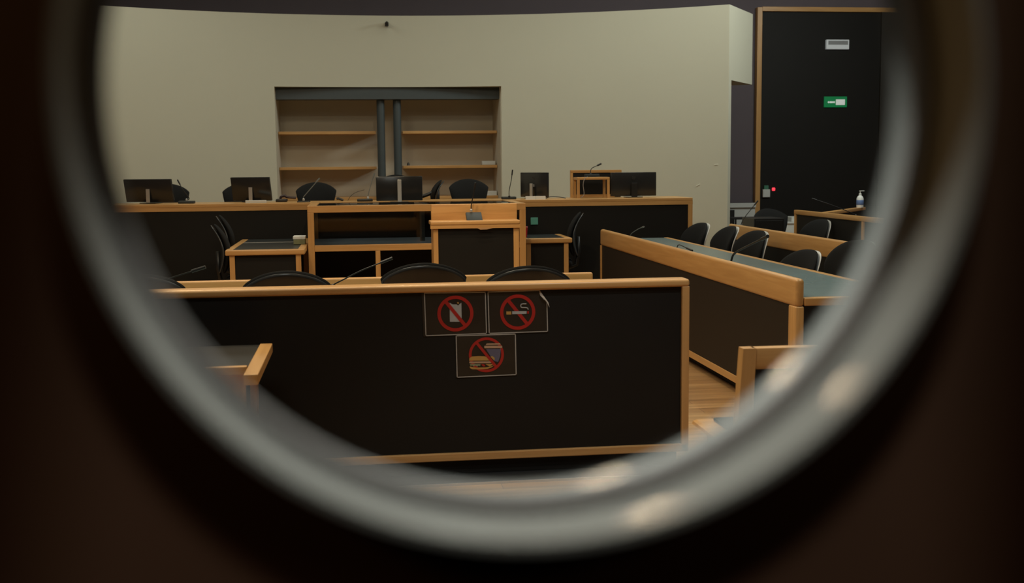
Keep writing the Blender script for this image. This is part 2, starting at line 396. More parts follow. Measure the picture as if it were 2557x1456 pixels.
poly(t, 'bun_icon', YEL, [(725, 1110), (820, 1124), (940, 1122), (1000, 1112), (1048, 1096), (1010, 1122), (960, 1142), (860, 1148), (760, 1145), (735, 1132)], YS - .0038)

# ------------------------------------------------------------------ chairs
def outline(s, hw=.25, h=.52, bot=.62, pw=1.5, n=48, z_w=.52):
    """rounded-top backrest outline: narrow at the bottom, widest at z_w*h, elliptical arc above."""
    P = []
    zb = h * z_w
    for k in range(n):
        a = 2 * math.pi * k / n
        c, sn = math.cos(a), math.sin(a)
        if sn >= 0: x = hw * math.copysign(abs(c) ** (1.0 if pw > 1 else .8), c); z = zb + (h - zb) * abs(sn) ** pw
        else:
            z = zb + zb * math.copysign(abs(sn) ** .75, sn); f = (zb - z) / zb
            x = math.copysign(abs(c) ** .45, c) * (hw + (hw * bot - hw) * f)
        P.append((x * s, (z - h * .5) * s + h * .5))
    return P
def pad(y_of, t, hw, h, bot, z0, smooth_pow=.5, lean=.1, grow=1.0, zw=.52, pw=1.5):
    """closed cushion; y_of(x,z) gives the mid surface"""
    b = bmesh.new(); rings_f, rings_b = [], []
    for s_, k in ((.25, 1), (.55, .97), (.8, .85), (.93, .6), (1.0, .22)):
        P = outline(s_ * grow, hw, h, bot, pw, z_w=zw)
        rings_f.append([b.verts.new((x, y_of(x, z) + t / 2 * k, z + z0)) for x, z in P])
        rings_b.append([b.verts.new((x, y_of(x, z) - t / 2 * k, z + z0)) for x, z in P])
    n = len(rings_f[0])
    for R_, fl in ((rings_f, 0), (rings_b, 1)):
        for i in range(len(R_) - 1):
            for k in range(n):
                f = (R_[i][k], R_[i][(k + 1) % n], R_[i + 1][(k + 1) % n], R_[i + 1][k]); b.faces.new(f if fl else f[::-1])
        b.faces.new(R_[0] if not fl else R_[0][::-1])
    for k in range(n):
        b.faces.new((rings_f[-1][k], rings_f[-1][(k + 1) % n], rings_b[-1][(k + 1) % n], rings_b[-1][k]))
    bmesh.ops.recalc_face_normals(b, faces=b.faces)
    return MB().add(b)
def office_chair(label, group, arms=True, top=.98, hw=.25, bot=.66, h=.50, zw=.52, rim=RIM, curve=.9, bulge=.035, rimk=.975, pw=1.5):
    """local coords: person faces +Y; base at floor"""
    t = thing('office_chair', label, 'chair', (0, 0, 0), group, world=False)
    z0 = top - h
    yo = lambda x, z: -.24 + curve * x * x + bulge * math.sin(min(z / h, 1) * math.pi * .85) - .11 * (z / h) ** 2
    pad(lambda x, z: yo(x, z) + .022, .055, hw, h, bot, z0, zw=zw, pw=pw).build('backrest', FABRIC, t, smooth='all')
    pad(lambda x, z: yo(x, z) - .022, .026, hw * rimk, h * min(rimk, .985), bot, z0, zw=zw, pw=pw).build('back_shell', rim, t, smooth='all', label='smooth hard plastic outer shell')
    MB().tube([(0, -.27, z0 + .22), (0, -.275, z0 + .05), (0, -.25, .44), (0, -.15, .40), (0, 0, .40)], .022, 8).build('back_support', PLAST, t, smooth='all')
    MB().box(-.24, .24, -.20, .26, .43, .50, .032, 4).build('seat', FABRIC, t, smooth='all')
    MB().lathe([(.03, .10), (.03, .26), (.02, .27), (.02, .40), (.06, .41), (.06, .43)], n=16).build('column', PLAST, t, smooth='edge')
    for k in range(5):
        a = 2 * math.pi * (k + .3) / 5; c, s_ = math.cos(a), math.sin(a)
        l = MB().tube([(0, 0, .115), (.15 * c, .15 * s_, .105), (.29 * c, .29 * s_, .075)], .024, 8, .014).build('leg', PLAST, t, smooth='all')
        MB().tube([(.29 * c - .022 * s_, .29 * s_ + .022 * c, .028), (.29 * c + .022 * s_, .29 * s_ - .022 * c, .028)], .028, 12).build('caster', PLAST, l, smooth='edge')
    if arms:
        for sx in (-1, 1):
            MB().tube([(sx * .20, .0, .44), (sx * .28, .0, .46), (sx * .285, -.02, .60), (sx * .285, -.03, .655)], .014, 8).box(sx * .285 - .03, sx * .285 + .03, -.14, .14, .655, .685, .012).build('armrest', PLAST, t, smooth='edge')
    return t
protos = {}
def chair(key, x, y, z, rz, label, group, **kw):
    if key in protos:
        t = copy_tree(protos[key]); t['label'] = label; t['group'] = group
    else:
        t = office_chair(label, group, **kw); protos[key] = t
    t.location = (x, y, z); t.rotation_euler = (0, 0, rz); return t
# lawyers' row: backs towards us
G = 'office chairs in the row just beyond the long barrier'
chair('law', -.43, 7.25, 0, .03, 'black office chair behind the barrier, below the left side table', G, arms=False, top=.995, hw=.262, h=.52, zw=.80)
chair('law', .40, 7.25, .03, -.02, 'black office chair behind the barrier, tallest back, between gooseneck microphone and lectern', G)
chair('law', 1.05, 7.25, -.015 + .015, -.05, 'black office chair behind the barrier, in front of the lectern right post', G)
chair('law', -1.30, 7.25, -.03 + .03, .1, 'black office chair behind the barrier, leftmost, half hidden by the porthole rim', G)
# judges' chairs: facing us (local +Y -> -Y)
G = 'high black chairs behind the judges bench'
JP = math.pi
chair('judge', -2.24, 14.45, .42, JP + .15, 'black office chair behind the leftmost monitor on the judges bench', G, arms=False, top=.995, hw=.25, bot=.66, h=.50, zw=.78)
chair('judge', -1.40, 14.45, .42, JP - .1, 'black office chair behind the second monitor from the left on the judges bench', G)
chair('judge', -.49, 14.45, .42, JP, 'black office chair before the niche left half with a thin microphone across it', G)
chair('judge', 1.41, 14.45, .44, JP, 'black office chair before the niche right half, behind the lectern', G)
chair('judge', .52, 14.95, .50, JP, 'black office chair whose top just shows above the central monitor', G)
hc = chair('judgearm', .72, 14.30, .42, JP / 2 - .02, 'black office chair turned sideways right of the central monitor', G, arms=False, top=1.01, hw=.16, bot=.8, h=.27, zw=.5, curve=.3, bulge=.02)
MB().tube([(0, -.27, .88), (0, -.14, .83), (0, -.02, .79)], .022, 8).build('headrest_bar', PLAST, hc, smooth='all')
# clerks' side chairs
G = 'black chairs beside the clerks side tables'
chair('side', -1.13, 12.05, 0, -JP / 2 + .08, 'black chair seen edge-on left of the left side table, nearer one', G, arms=False, top=1.04, hw=.20, bot=.8, h=.50, curve=.25, bulge=.07, rim=plain('satin_shell', (.06, .065, .07), .25))
chair('side', -1.17, 12.85, .06, -JP / 2 + .08, 'black chair seen edge-on left of the left side table, farther one', G)
chair('side', 2.22, 13.0, .03, JP / 2 - .16, 'black chair seen edge-on right of the right side table', G)
# right side rows, people face -X
G = 'black chairs between the two slanting desks on the right'
SRIM = plain('light_shell_plastic', (.62, .62, .60), .25)
for (x, y, z, a, lab) in ((3.62, 12.78, 1, .25, 'black fabric chair nearest the judges bench behind the long side desk'),
                          (3.70, 12.02, 1, .12, 'black fabric chair with pale rim beside the right end of the curved wall'),
                          (3.70, 11.1, 1, .30, 'black fabric chair with pale rim behind the gooseneck microphone on the side desk'),
                          (3.46, 9.2, .942, .30, 'low black fabric chair pushed close to the side desk, right of the microphone'),
                          (3.64, 8.48, 1.07, .50, 'large near black fabric chair hiding the end of the rear ledge')):
    c_ = chair('row', x, y, 0, JP / 2 + a, lab, G, arms=False, top=.93, hw=.235, bot=.72, h=.50, rim=SRIM, zw=.62, curve=1.3, rimk=1.02, pw=.95)
    c_.scale = (1, 1, z)
chair('row', 5.20, 13.12, .0, JP / 2 + .3, 'dim black chair in front of the rearmost framed desk on the right', G)
chair('judge', 5.50, 14.66, 0, JP + .2, 'bulky black chair in the dark corner below the green and white wall switch', 'dark corner chairs')

# ------------------------------------------------------------------ lawyers' desk beyond the barrier
t = thing('lawyer_desk', 'long oak-edged desk whose raised ledge shows just above the barrier', 'desk', (-.3, 7.6, 0))
B(-2.4, 1.57, 7.18, 7.70, .77, .80, .004).build('desktop', TOPG, t)
B(-2.4, 1.58, 7.70, 7.75, .70, .872, .012, 3).build('ledge', WX, t, smooth=True)
B(-2.4, 1.53, 7.715, 7.74, .10, .70).build('front_panel', BLACK, t)
B(1.53, 1.58, 7.40, 7.75, 0, .70).build('end_panel', BLACK, t)
B(-2.4, -2.35, 7.40, 7.75, 0, .77).build('end_panel', BLACK, t)

# ------------------------------------------------------------------ judges' bench
t = thing('judges_bench', 'long judges bench with oak top and black front below the curved wall', 'bench', (.6, 13.7, 0))
B(-3.2, 3.955, 13.40, 14.15, 1.165, 1.2, .005).build('top', WX, t)
B(-3.2, 3.955, 13.40, 13.44, 1.12, 1.165).build('top_rail', WX, t)
B(-3.2, 3.90, 13.41, 13.44, .0, 1.12).build('front_panel', BLACK, t)
B(3.90, 3.955, 13.40, 13.50, 0, 1.12, .004).build('side_stile', WZ, t)
B(3.90, 3.955, 13.51, 14.10, 0, 1.165).build('end_panel', BLACK, t)
B(-3.2, -3.15, 13.44, 14.10, 0, 1.165).build('end_panel', BLACK, t)

# ------------------------------------------------------------------ central clerks' desk with glass-topped upper box
t = thing('clerk_desk', 'tall oak-framed central desk with dark glass top and open middle shelf', 'desk', (.6, 12.6, 0))
X0, X1, Y0, Y1 = -.50, 1.76, 12.08, 13.36
m = MB(); m.box(X0, X1, Y0, Y0 + .09, 1.135, 1.205, .004).box(X0, X1, Y1 - .05, Y1, 1.17, 1.205)
m.build('top_frame', WX, t)
MB().box(X0, X0 + .09, Y0 + .09, Y1 - .05, 1.17, 1.205).box(X1 - .09, X1, Y0 + .09, Y1 - .05, 1.17, 1.205).build('top_frame', WY, t)
B(X0 + .09, X1 - .09, Y0 + .09, Y1 - .05, 1.192, 1.200).build('glass_top', SMOKE, t)
for a, b_ in ((X0, X0 + .065), (X1 - .065, X1)):
    B(a, b_, Y0, Y0 + .07, 0, 1.135, .003).build('post', WZ, t)
    B(a, b_, Y1 - .07, Y1, 0, 1.17, .003).build('post', WZ, t)
B(X0 + .065, X1 - .065, Y0, Y0 + .07, .735, .80, .004).build('shelf_rail', WX, t)
B(X0 + .02, X1 - .02, Y0 + .07, Y1 - .07, .775, .795).build('middle_shelf', plain('lightened_linoleum', (.24, .28, .33), .3), t)  # linoleum lightened to stand in for the reflection on this shelf
B(.185, .235, Y0, Y0 + .07, 0, .735, .003).build('post', WZ, t)
B(X0 + .03, X1 - .03, 13.30, 13.32, .795, 1.165).build('back_panel', BLACKG, t)
B(X0 + .065, X1 - .065, Y0 + .03, Y0 + .036, .80, 1.135).build('front_glass', ACRYL, t)
B(X0 + .03, X1 - .03, 13.10, 13.12, 0, .775).build('back_panel', BLACK, t)
B(X0 + .065, .185, Y0 + .25, 13.0, .16, .18).build('lower_shelf', BLACK, t)
B(X0 + .005, X0 + .03, Y0 + .07, Y1 - .07, 0, 1.16).build('side_panel', WZ, t)
B(X1 - .03, X1 - .005, Y0 + .07, Y1 - .07, 0, 1.16).build('side_panel', BLACK, t)
B(.68, .73, 12.6, 12.65, .795, 1.16).build('post', STEEL, t, label='grey inner upright seen through the glass')

# side tables
def side_table(x0, x1, y0, y1, z, lab, seam=None):
    t = thing('side_table', lab, 'table', ((x0 + x1) / 2, (y0 + y1) / 2, 0), 'side tables flanking the central desk')
    B(x0, x1, y0, y0 + .06, z - .055, z, .012, 3).build('top_frame', WX, t, smooth=True)
    MB().box(x0, x0 + .07, y0 + .06, y1, z - .055, z, .008).box(x1 - .07, x1, y0 + .06, y1, z - .055, z, .008).build('top_frame', WY, t, smooth=True)
    B(x0 + .07, x1 - .07, y0 + .06, y1, z - .03, z - .003).build('tabletop', TOPD, t)
    if seam: B(x0 + .07, x1 - .07, seam, seam + .03, z - .003, z).build('cross_rail', SILVER, t)
    for a in (x0 + .04, x1 - .09):
        B(a, a + .05, y0 + .02, y0 + .07, 0, z - .055).build('leg', WZ, t)
        B(a, a + .05, y1 - .10, y1 - .05, 0, z - .055).build('leg', WZ, t)
    B(x0 + .09, x1 - .09, y0 + .045, y0 + .06, .05, z - .055).build('modesty_panel', BLACK, t)
side_table(-1.285, -.515, 11.60, 13.38, .80, 'low oak-framed side table left of the central desk', 12.75)
side_table(1.80, 2.35, 12.58, 13.36, .80, 'low oak-framed side table right of the lectern')
t = thing('tissue_box', 'small olive box with white top on the left side table corner', 'box', (-.57, 12.3, .80))
B(-.66, -.54, 12.30, 12.50, .80, .852, .004).build('box_body', CARD, t); B(-.665, -.535, 12.295, 12.505, .852, .885, .008).build('box_lid', PAPER, t)
t = thing('red_cup', 'red plastic cup on the right side table beside the lectern', 'cup', (1.85, 12.85, .80), world=False)
MB().lathe([(.0, 0), (.034, .0), (.042, .105), (.038, .107), (.032, .01), (0, .008)], n=20).build('cup_body', REDP, t, smooth='edge')
MB().lathe([(.0, .106), (.044, .106), (.044, .122), (0, .122)], n=20).build('cup_lid', plain('pale_red', (.5, .12, .12), .5), t, smooth='edge')
tag(B(2.01, 2.095, 13.392, 13.41, .91, .992, .003).build('sticky_note', TURQ), 'turquoise square note on the black front of the judges bench', 'note')

# ------------------------------------------------------------------ lectern
t = thing('lectern', 'oak lectern with black front and raised back board, holding a microphone', 'lectern', (1.08, 10.8, 0))
B(.665, 1.49, 10.58, 10.86, 1.062, 1.10, .010, 3).build('reading_shelf', WX, t, smooth=True)
B(.665, 1.49, 10.585, 10.64, 1.03, 1.064).build('front_rail', WX, t)
B(.690, 1.50, 10.86, 10.90, 1.06, 1.245, .008, 3).build('back_board', WX, t, smooth=True)
MB().box(.69, .735, 10.60, 10.65, 0, 1.03, .003).build('post', WZ, t)
MB().box(1.43, 1.48, 10.60, 10.65, 0, 1.03, .003).build('post', WZ, t)
MB().box(.69, .735, 10.85, 10.90, 0, 1.06, .003).build('post', WZ, t)
MB().box(1.44, 1.49, 10.85, 10.90, 0, 1.06, .003).build('post', WZ, t)
B(.735, 1.43, 10.615, 10.635, .04, 1.03).build('front_panel', BLACK, t)
MB().box(.69, .71, 10.65, 10.85, .04, 1.03).build('side_panel', WZ, t)
MB().box(1.47, 1.49, 10.65, 10.85, .04, 1.03).build('side_panel', WZ, t)
m = MB().prism([(1.085, 1.034), (1.19, 1.034), (1.235, 1.03), (1.18, 1.019), (1.12, 1.018)], 10.572, 10.576)
tag(m.build('paper_slip', plain('brown_paper', (.45, .26, .12), .6)), 'small curled paper slip stuck under the lectern edge', 'paper')

# ------------------------------------------------------------------ microphones
def bez(p, n=14):
    """Catmull-Rom through points"""
    p = [Vector(q) for q in p]; P = [p[0] * 2 - p[1]] + p + [p[-1] * 2 - p[-2]]; out = []
    for i in range(1, len(P) - 2):
        for k in range(n):
            u = k / n; a, b_, c, d_ = P[i - 1:i + 3]
            out.append(.5 * ((2 * b_) + (c - a) * u + (2 * a - 5 * b_ + 4 * c - d_) * u * u + (3 * b_ - 3 * c + d_ - a) * u ** 3))
    out.append(p[-1]); return out
def mic(label, group, base, pts, bx=.075, by=.06, bh=.03, r=.0045, tip=.06, rt=.0085, tilt=0, rz=0, neckmat=None, silver=False):
    t = thing('gooseneck_microphone', label, 'microphone', base, group)
    x, y, z = base
    rot = Matrix.Rotation(rz, 3, 'Z') @ Matrix.Rotation(tilt, 3, 'X')
    bb = MB().box(x - bx, x + bx, y - by, y + by, z, z + bh, .008, 2, rot=rot).build('base', PLAST if not silver else plain('grey_mic_base', (.035, .042, .045), .5, spec=.3), t, smooth='edge')
    P = bez(pts); MB().tube(P, r, 8).build('gooseneck', neckmat or DKMET, t, smooth='all')
    d_ = (P[-1] - P[-3]).normalized()
    MB().tube([P[-1] - d_ * .005, P[-1] + d_ * .004, P[-1] + d_ * tip * .9, P[-1] + d_ * tip], rt, 10).build('capsule', PLAST if neckmat is None else neckmat, t, smooth='edge')
    MB().lathe([(0, 0), (.013, 0), (.013, .02), (.008, .026), (0, .026)], (P[0].x, P[0].y, P[0].z - .016), 12).build('collar', SILVER if silver != 'dark' else PLAST, t, smooth='edge')
    return t
GN = plain('grey_gooseneck', (.20, .21, .20), .4, metal=.3)
G = 'gooseneck microphones on the lawyers desk'
mic('gooseneck microphone on the lawyers desk bending right towards the middle', G, (-.16, 7.5, .80), [(-.16, 7.5, .845), (-.145, 7.46, .86), (-.10, 7.42, .885), (.02, 7.40, .945), (.15, 7.40, .995)], silver='dark', tip=.075, rt=.010)
mic('gooseneck microphone at the far left end of the lawyers desk beside the porthole rim', G, (-1.42, 7.5, .80), [(-1.42, 7.5, .845), (-1.38, 7.45, .865), (-1.21, 7.42, .908), (-1.02, 7.40, .965)], silver='dark', tip=.085, rt=.011)
G = 'gooseneck microphones on the judges bench'
mic('black microphone in front of the leftmost bench chair, leaning left', G, (-1.93, 13.75, 1.2), [(-1.93, 13.75, 1.245), (-1.90, 13.74, 1.26), (-1.96, 13.7, 1.36), (-1.99, 13.7, 1.42)], bx=.09, silver=True)
mic('thin grey microphone leaning right before a black chair left of the niche column', G, (-.60, 13.62, 1.2), [(-.60, 13.6, 1.235), (-.60, 13.6, 1.26), (-.575, 13.6, 1.29), (-.45, 13.6, 1.43)], neckmat=GN, bh=.015)
mic('thin grey microphone leaning right just left of the central monitor', G, (.10, 13.62, 1.2), [(.135, 13.6, 1.245), (.14, 13.6, 1.28), (.175, 13.6, 1.40), (.20, 13.6, 1.47)], neckmat=GN, bx=.09)
mic('upright black microphone between the niche and the turned monitor', G, (1.80, 13.75, 1.2), [(1.80, 13.7, 1.235), (1.80, 13.7, 1.30), (1.825, 13.7, 1.42), (1.835, 13.7, 1.49)], bx=.085, silver='dark')
mic('microphone standing on the lectern shelf with a square grey base', 'lectern microphone', (1.08, 10.73, 1.105), [(1.06, 10.80, 1.19), (1.062, 10.80, 1.24), (1.08, 10.78, 1.33), (1.09, 10.77, 1.39)], bx=.074, by=.085, bh=.028, tilt=.5, silver=True, tip=.055, r=.005)
stand_mic = mic('microphone on top of the small oak stand on the bench, bent to the right', 'stand microphone', (2.83, 13.86, 1.452), [(2.815, 13.85, 1.49), (2.815, 13.85, 1.53), (2.835, 13.85, 1.56), (2.90, 13.85, 1.59)], bx=.085, by=.05, bh=.035, tip=.05, rt=.011, silver='dark')
G = 'gooseneck microphones on the long side desk'
mic('gooseneck microphone with long black base nearest on the side desk, bent right', G, (2.80, 8.15, .80), [(2.76, 8.32, .845), (2.752, 8.31, .885), (2.75, 8.22, .945), (2.75, 7.92, 1.02), (2.75, 7.66, 1.08)], bx=.055, by=.20, bh=.028, silver='dark', r=.008, rt=.0125, tip=.12)
mic('gooseneck microphone bent down flat in the middle of the side desk', G, (2.76, 9.65, .80), [(2.75, 9.80, .835), (2.75, 9.79, .87), (2.75, 9.72, .905), (2.75, 9.48, .893)], bx=.05, by=.10, bh=.02, silver='dark', neckmat=None, tip=.16, rt=.008)
mic('thin gooseneck microphone at the far end of the side desk before the bench', G, (2.86, 11.95, .80), [(2.85, 11.95, .84), (2.85, 11.88, .88), (2.85, 11.6, .94), (2.85, 11.42, .968)], bx=.05, by=.09, bh=.02, silver='dark', neckmat=GN)
mic('long black gooseneck microphone rising before the white lower wall', 'rear desk microphones', (4.36, 12.62, .797), [(4.36, 12.70, .83), (4.31, 12.70, .85), (4.33, 12.70, .95), (4.42, 12.70, 1.07), (4.47, 12.70, 1.13)], bx=.05, by=.09, bh=.02, silver='dark')
mic('dim gooseneck microphone leaning left above the rearmost framed desk', 'rear desk microphones', (5.90, 13.2, .931), [(5.90, 13.2, .97), (5.87, 13.2, .99), (5.60, 13.25, 1.10), (5.44, 13.28, 1.155)], bx=.05, by=.05, bh=.02, silver='dark')

# ------------------------------------------------------------------ monitors
def monitor(label, x, y, z, w_, h_, rz=0, tilt=0, sh=.62, lean=0, dark=False):
    """local coords: back of the screen faces -Y (towards us)"""
    t = thing('monitor', label, 'monitor', (0, 0, 0), 'monitors on the judges bench', world=False)
    rot = Matrix.Rotation(tilt, 3, 'X')
    MB().box(-w_ / 2, w_ / 2, -.016, .016, .018, h_ + .018, .006, 2, rot=rot, piv=(0, 0, .02)).build('screen_housing', PLASTG, t, smooth='edge')
    MB().box(-w_ / 2 + .012, w_ / 2 - .012, .0165, .0185, .03, h_ + .006, rot=rot, piv=(0, 0, .02)).build('screen', SCREEN, t)
    lz = h_ * .84
    lg = MB(); lg.annulus(0, lz, .017, .0195, -.0195, -.0165, 28)
    for dx in (-.004, .005):
        lg.prism([(dx - .003, lz - .009), (dx - .0005, lz - .009), (dx + .003, lz + .010), (dx + .0005, lz + .010)], -.0190, -.0165)
    lg.build('logo', LOGO, t)
    sm_ = DKMET if dark else SILVER
    sw = .036 if dark else .022
    MB().box(-sw, sw, -.060, -.045, .006, h_ * sh, .003).box(-sw * .8, sw * .8, -.046, -.016, h_ * sh - .04, h_ * sh - .01).build('stand', sm_, t)
    MB().box(-.10, .10, -.075, .09, .001, .009, .003).build('stand_foot', DKMET, t)
    t.location = (x, y, z); t.rotation_euler = (0, lean, rz); return t
monitor('wide black monitor at the left end of the judges bench, silver stand', -2.34, 13.80, 1.205, .60, .265, -.36, tilt=.2)
monitor('black monitor second from the left on the judges bench, left of the niche', -1.19, 13.80, 1.205, .485, .275, -.36, tilt=.2)
monitor('central black monitor with tall silver stand on the glass desk top', .475, 12.94, 1.205, .51, .268, sh=.93)
monitor('narrow black monitor turned sideways right of the niche', 2.12, 13.80, 1.2, .50, .295, -1.03)
monitor('large black monitor at the right end of the judges bench, dark stand', 3.33, 13.80, 1.2, .565, .285, .02, dark=True)
tag(B(-1.25, -1.02, 13.52, 13.60, 1.2, 1.232, .003).build('document_box', WHITEP), 'flat white box on the bench before the second monitor from the left', 'box')
t = MB().box(1.965, 2.08, 13.47, 13.50, 1.2, 1.240, .0, rot=Matrix.Rotation(.05, 3, 'Z')).box(2.085, 2.20, 13.47, 13.50, 1.2, 1.240, rot=Matrix.Rotation(-.12, 3, 'Z'))
tag(t.build('paper_card', PAPER), 'bright folded white card before the sideways monitor', 'card')

# small oak stand + framed panel on the bench
t = thing('oak_stand', 'small open oak stand with grey top on the bench beside the large monitor', 'stand', (2.82, 13.85, 1.2))
x0, x1, ya, yb, zt = 2.625, 3.02, 13.72, 13.98, 1.45
for a in (x0, x1 - .03):
    for b_ in (ya, yb - .03): B(a, a + .03, b_, b_ + .03, 1.2, zt - .03).build('leg', WZ, t)
MB().box(x0, x1, ya, ya + .03, zt - .03, zt, .004).box(x0, x1, yb - .03, yb, zt - .03, zt, .004).build('top_frame', WX, t)
MB().box(x0, x0 + .03, ya + .03, yb - .03, zt - .03, zt).box(x1 - .03, x1, ya + .03, yb - .03, zt - .03, zt).build('top_frame', WY, t)
B(x0 + .03, x1 - .03, ya + .03, yb - .03, zt - .018, zt - .004).build('inset_top', plain('grey_inset', (.22, .24, .22), .5), t)
MB().tube(bez([(2.76, 13.78, 1.455), (2.71, 13.70, 1.43), (2.69, 13.69, 1.36), (2.70, 13.69, 1.25), (2.66, 13.68, 1.206)]), .004, 6).build('cable', plain('grey_cable', (.25, .22, .2), .5), stand_mic)
t = thing('framed_screen', 'dark oak-framed panel standing upright behind the small oak stand', 'panel', (2.88, 14.10, 1.2))
B(2.64, 3.24, 14.085, 14.105, 1.2, 1.50).build('panel', BLACK, t)
B(2.61, 3.25, 14.08, 14.12, 1.50, 1.535, .003).build('top_rail', WX, t)
B(2.61, 2.64, 14.08, 14.12, 1.2, 1.50).build('side_stile', WZ, t)
B(3.13, 3.16, 14.07, 14.085, 1.2, 1.50).build('side_stile', WZ, t)
B(2.64, 3.13, 14.07, 14.085, 1.2, 1.235).build('bottom_rail', WX, t)

# small things on the bench
t = thing('desk_telephone', 'dark telephone with raised handset lying on the bench left of a black chair', 'telephone', (-.85, 13.9, 1.2))
MB().box(-.93, -.80, 13.80, 13.96, 1.2, 1.235, .01).build('phone_body', PLAST, t, smooth='edge')
MB().tube(bez([(-.88, 13.88, 1.235), (-.87, 13.88, 1.26), (-.83, 13.88, 1.272), (-.80, 13.88, 1.255), (-.70, 13.88, 1.243)]), .014, 8).build('handset', plain('maroon_plastic', (.03, .012, .014), .4), t, smooth='all')
tag(MB().tube(bez([(-.23, 13.88, 1.225), (-.21, 13.88, 1.232), (-.17, 13.88, 1.216), (-.15, 13.88, 1.207)]), .014, 8).build('computer_mouse', PLAST, smooth='all'), 'small black rounded mouse on the bench right of a black chair', 'mouse')
tag(MB().tube(bez([(-.10, 13.9, 1.205), (-.06, 13.9, 1.26), (.0, 13.9, 1.30), (.10, 13.9, 1.33)]), .003, 6).build('cable', PLAST), 'thin black cable arching behind the microphone left of the central monitor', 'cable')
tag(MB().tube(bez([(2.24, 13.7, 1.206), (2.30, 13.7, 1.225), (2.38, 13.7, 1.222), (2.48, 13.7, 1.206)]), .005, 6).build('cable', PLAST), 'black cable lying on the bench right of the sideways monitor', 'cable')

# ------------------------------------------------------------------ niche fittings
for x, lab in ((.37, 'blue-grey round steel column in the niche, left one of the pair'), (.60, 'blue-grey round steel column in the niche, right one of the pair')):
    m = MB().lathe([(.056, .001), (.056, 2.53)], (x, 16.63, 0), 32); tag(m.build('steel_column', STEEL, smooth='edge'), lab, 'column', 'twin steel columns in the niche')
G = 'oak shelves in the niche'
for x0, x1, z, lab in ((-1.065, .30, 2.105, 'upper oak shelf in the left half of the niche'), (-1.065, .30, 1.605, 'lower oak shelf in the left half of the niche'),
                       (.68, 2.035, 2.105, 'upper oak shelf in the right half of the niche'), (.68, 2.035, 1.612, 'lower oak shelf in the right half of the niche, holding a white box')):
    tag(B(x0, x1, 16.78, 17.345, z - .042, z - .002, .003).build('shelf', WX), lab, 'shelf', G)
tag(B(-1.065, 2.035, 16.72, 17.345, 1.13, 1.17, .003).build('shelf', WX), 'long low oak counter across the bottom of the niche behind the chairs', 'shelf', G)
tag(B(1.82, 2.01, 16.83, 16.97, 1.612, 1.668, .003).build('paper_box', WHITEP), 'small white box on the lower right niche shelf', 'box')
tag(MB().lathe([(0, 0), (.02, 0), (.016, .03), (.006, .045), (0, .047)], (.755, 16.86, 1.612), 12).build('figurine', PLAST, smooth='edge'), 'tiny dark object on the lower right niche shelf near the column', 'ornament')
m = MB(); [m.box(1.86 + random.uniform(-.01, .01), 2.02, 16.76, 16.95, 1.171 + k * .016, 1.185 + k * .016, .002) for k in range(4)]
tag(m.build('paper_stack', PAPER), 'low stack of white papers on the niche counter right of the chair', 'papers')

# small camera on the curved wall
t = thing('security_camera', 'tiny dark camera on a pole near the top edge of the curved wall', 'camera', (.476, 16.43, 3.55))
MB().box(.45, .50, 16.40, 16.45, 3.53, 3.58, .004).build('mount', PLAST, t)
MB().tube([(.475, 16.40, 3.575), (.475, 16.30, 3.56), (.47, 16.26, 3.545)], .018, 10).build('body', PLAST, t, smooth='edge')
for x, z, a, lab in ((4.79, 1.585, .1, 'upper small pale scuff plate on the curved wall right end'), (4.58, 1.31, .5, 'lower small pale scuff plate on the curved wall right end')):
    yy = CY + math.sqrt(R * R - (x - CX) ** 2)
    m = MB().box(x - .028, x + .028, yy - .006, yy + .01, z - .005, z + .005, .002, rot=Matrix.Rotation(-th(x), 3, 'Z') @ Matrix.Rotation(-a, 3, 'Y'))
    tag(m.build('wall_clip', plain('pale_clip', (.75, .73, .62), .5)), lab, 'clip', 'small clips on the curved wall')

# emergency lamp, exit sign, reader, led on the dark door panel
YD = 17.95
t = thing('emergency_lamp', 'white emergency lamp high on the dark door panel', 'lamp', (7.63, YD, 3.38))
B(7.445, 7.825, YD - .06, YD, 3.385, 3.535, .008).build('housing', LAMPW, t)
B(7.475, 7.80, YD - .066, YD - .06, 3.455, 3.515).build('reflector_band', plain('grey_band', (.3, .31, .32), .4), t)
t = thing('exit_sign', 'green exit sign with arrow and white pictogram panel on the dark door', 'sign', (7.63, YD, 2.47))
B(7.44, 7.82, YD - .03, YD, 2.475, 2.645, .004).build('panel', GREEN, t)
B(7.632, 7.783, YD - .036, YD - .03, 2.510, 2.598).build('pictogram_panel', EXITW, t)
m = MB().box(7.505, 7.60, YD - .035, YD - .03, 2.549, 2.561)
m.prism([(7.490, 2.555), (7.515, 2.575), (7.515, 2.535)], YD - .035, YD - .03)
for k in range(4): m.box(7.53 + k * .024, 7.545 + k * .024, YD - .035, YD - .03, 2.540, 2.570)
m.build('arrow', EXITW, t)
t = thing('door_switch', 'white switch box with green top on the dark door panel', 'switch', (6.5, YD, 1.05))
B(6.44, 6.56, YD - .04, YD, 1.055, 1.180, .005).build('switch_body', WHITEP, t)
B(6.462, 6.535, YD - .035, YD, 1.180, 1.242, .004).build('green_cap', plain('dull_green', (.06, .22, .14), .5), t)
tag(MB().box(6.600, 6.652, YD - .02, YD, 1.155, 1.205, .012).build('indicator_light', LED, smooth='edge'), 'small glowing red indicator light beside the white switch box', 'light')

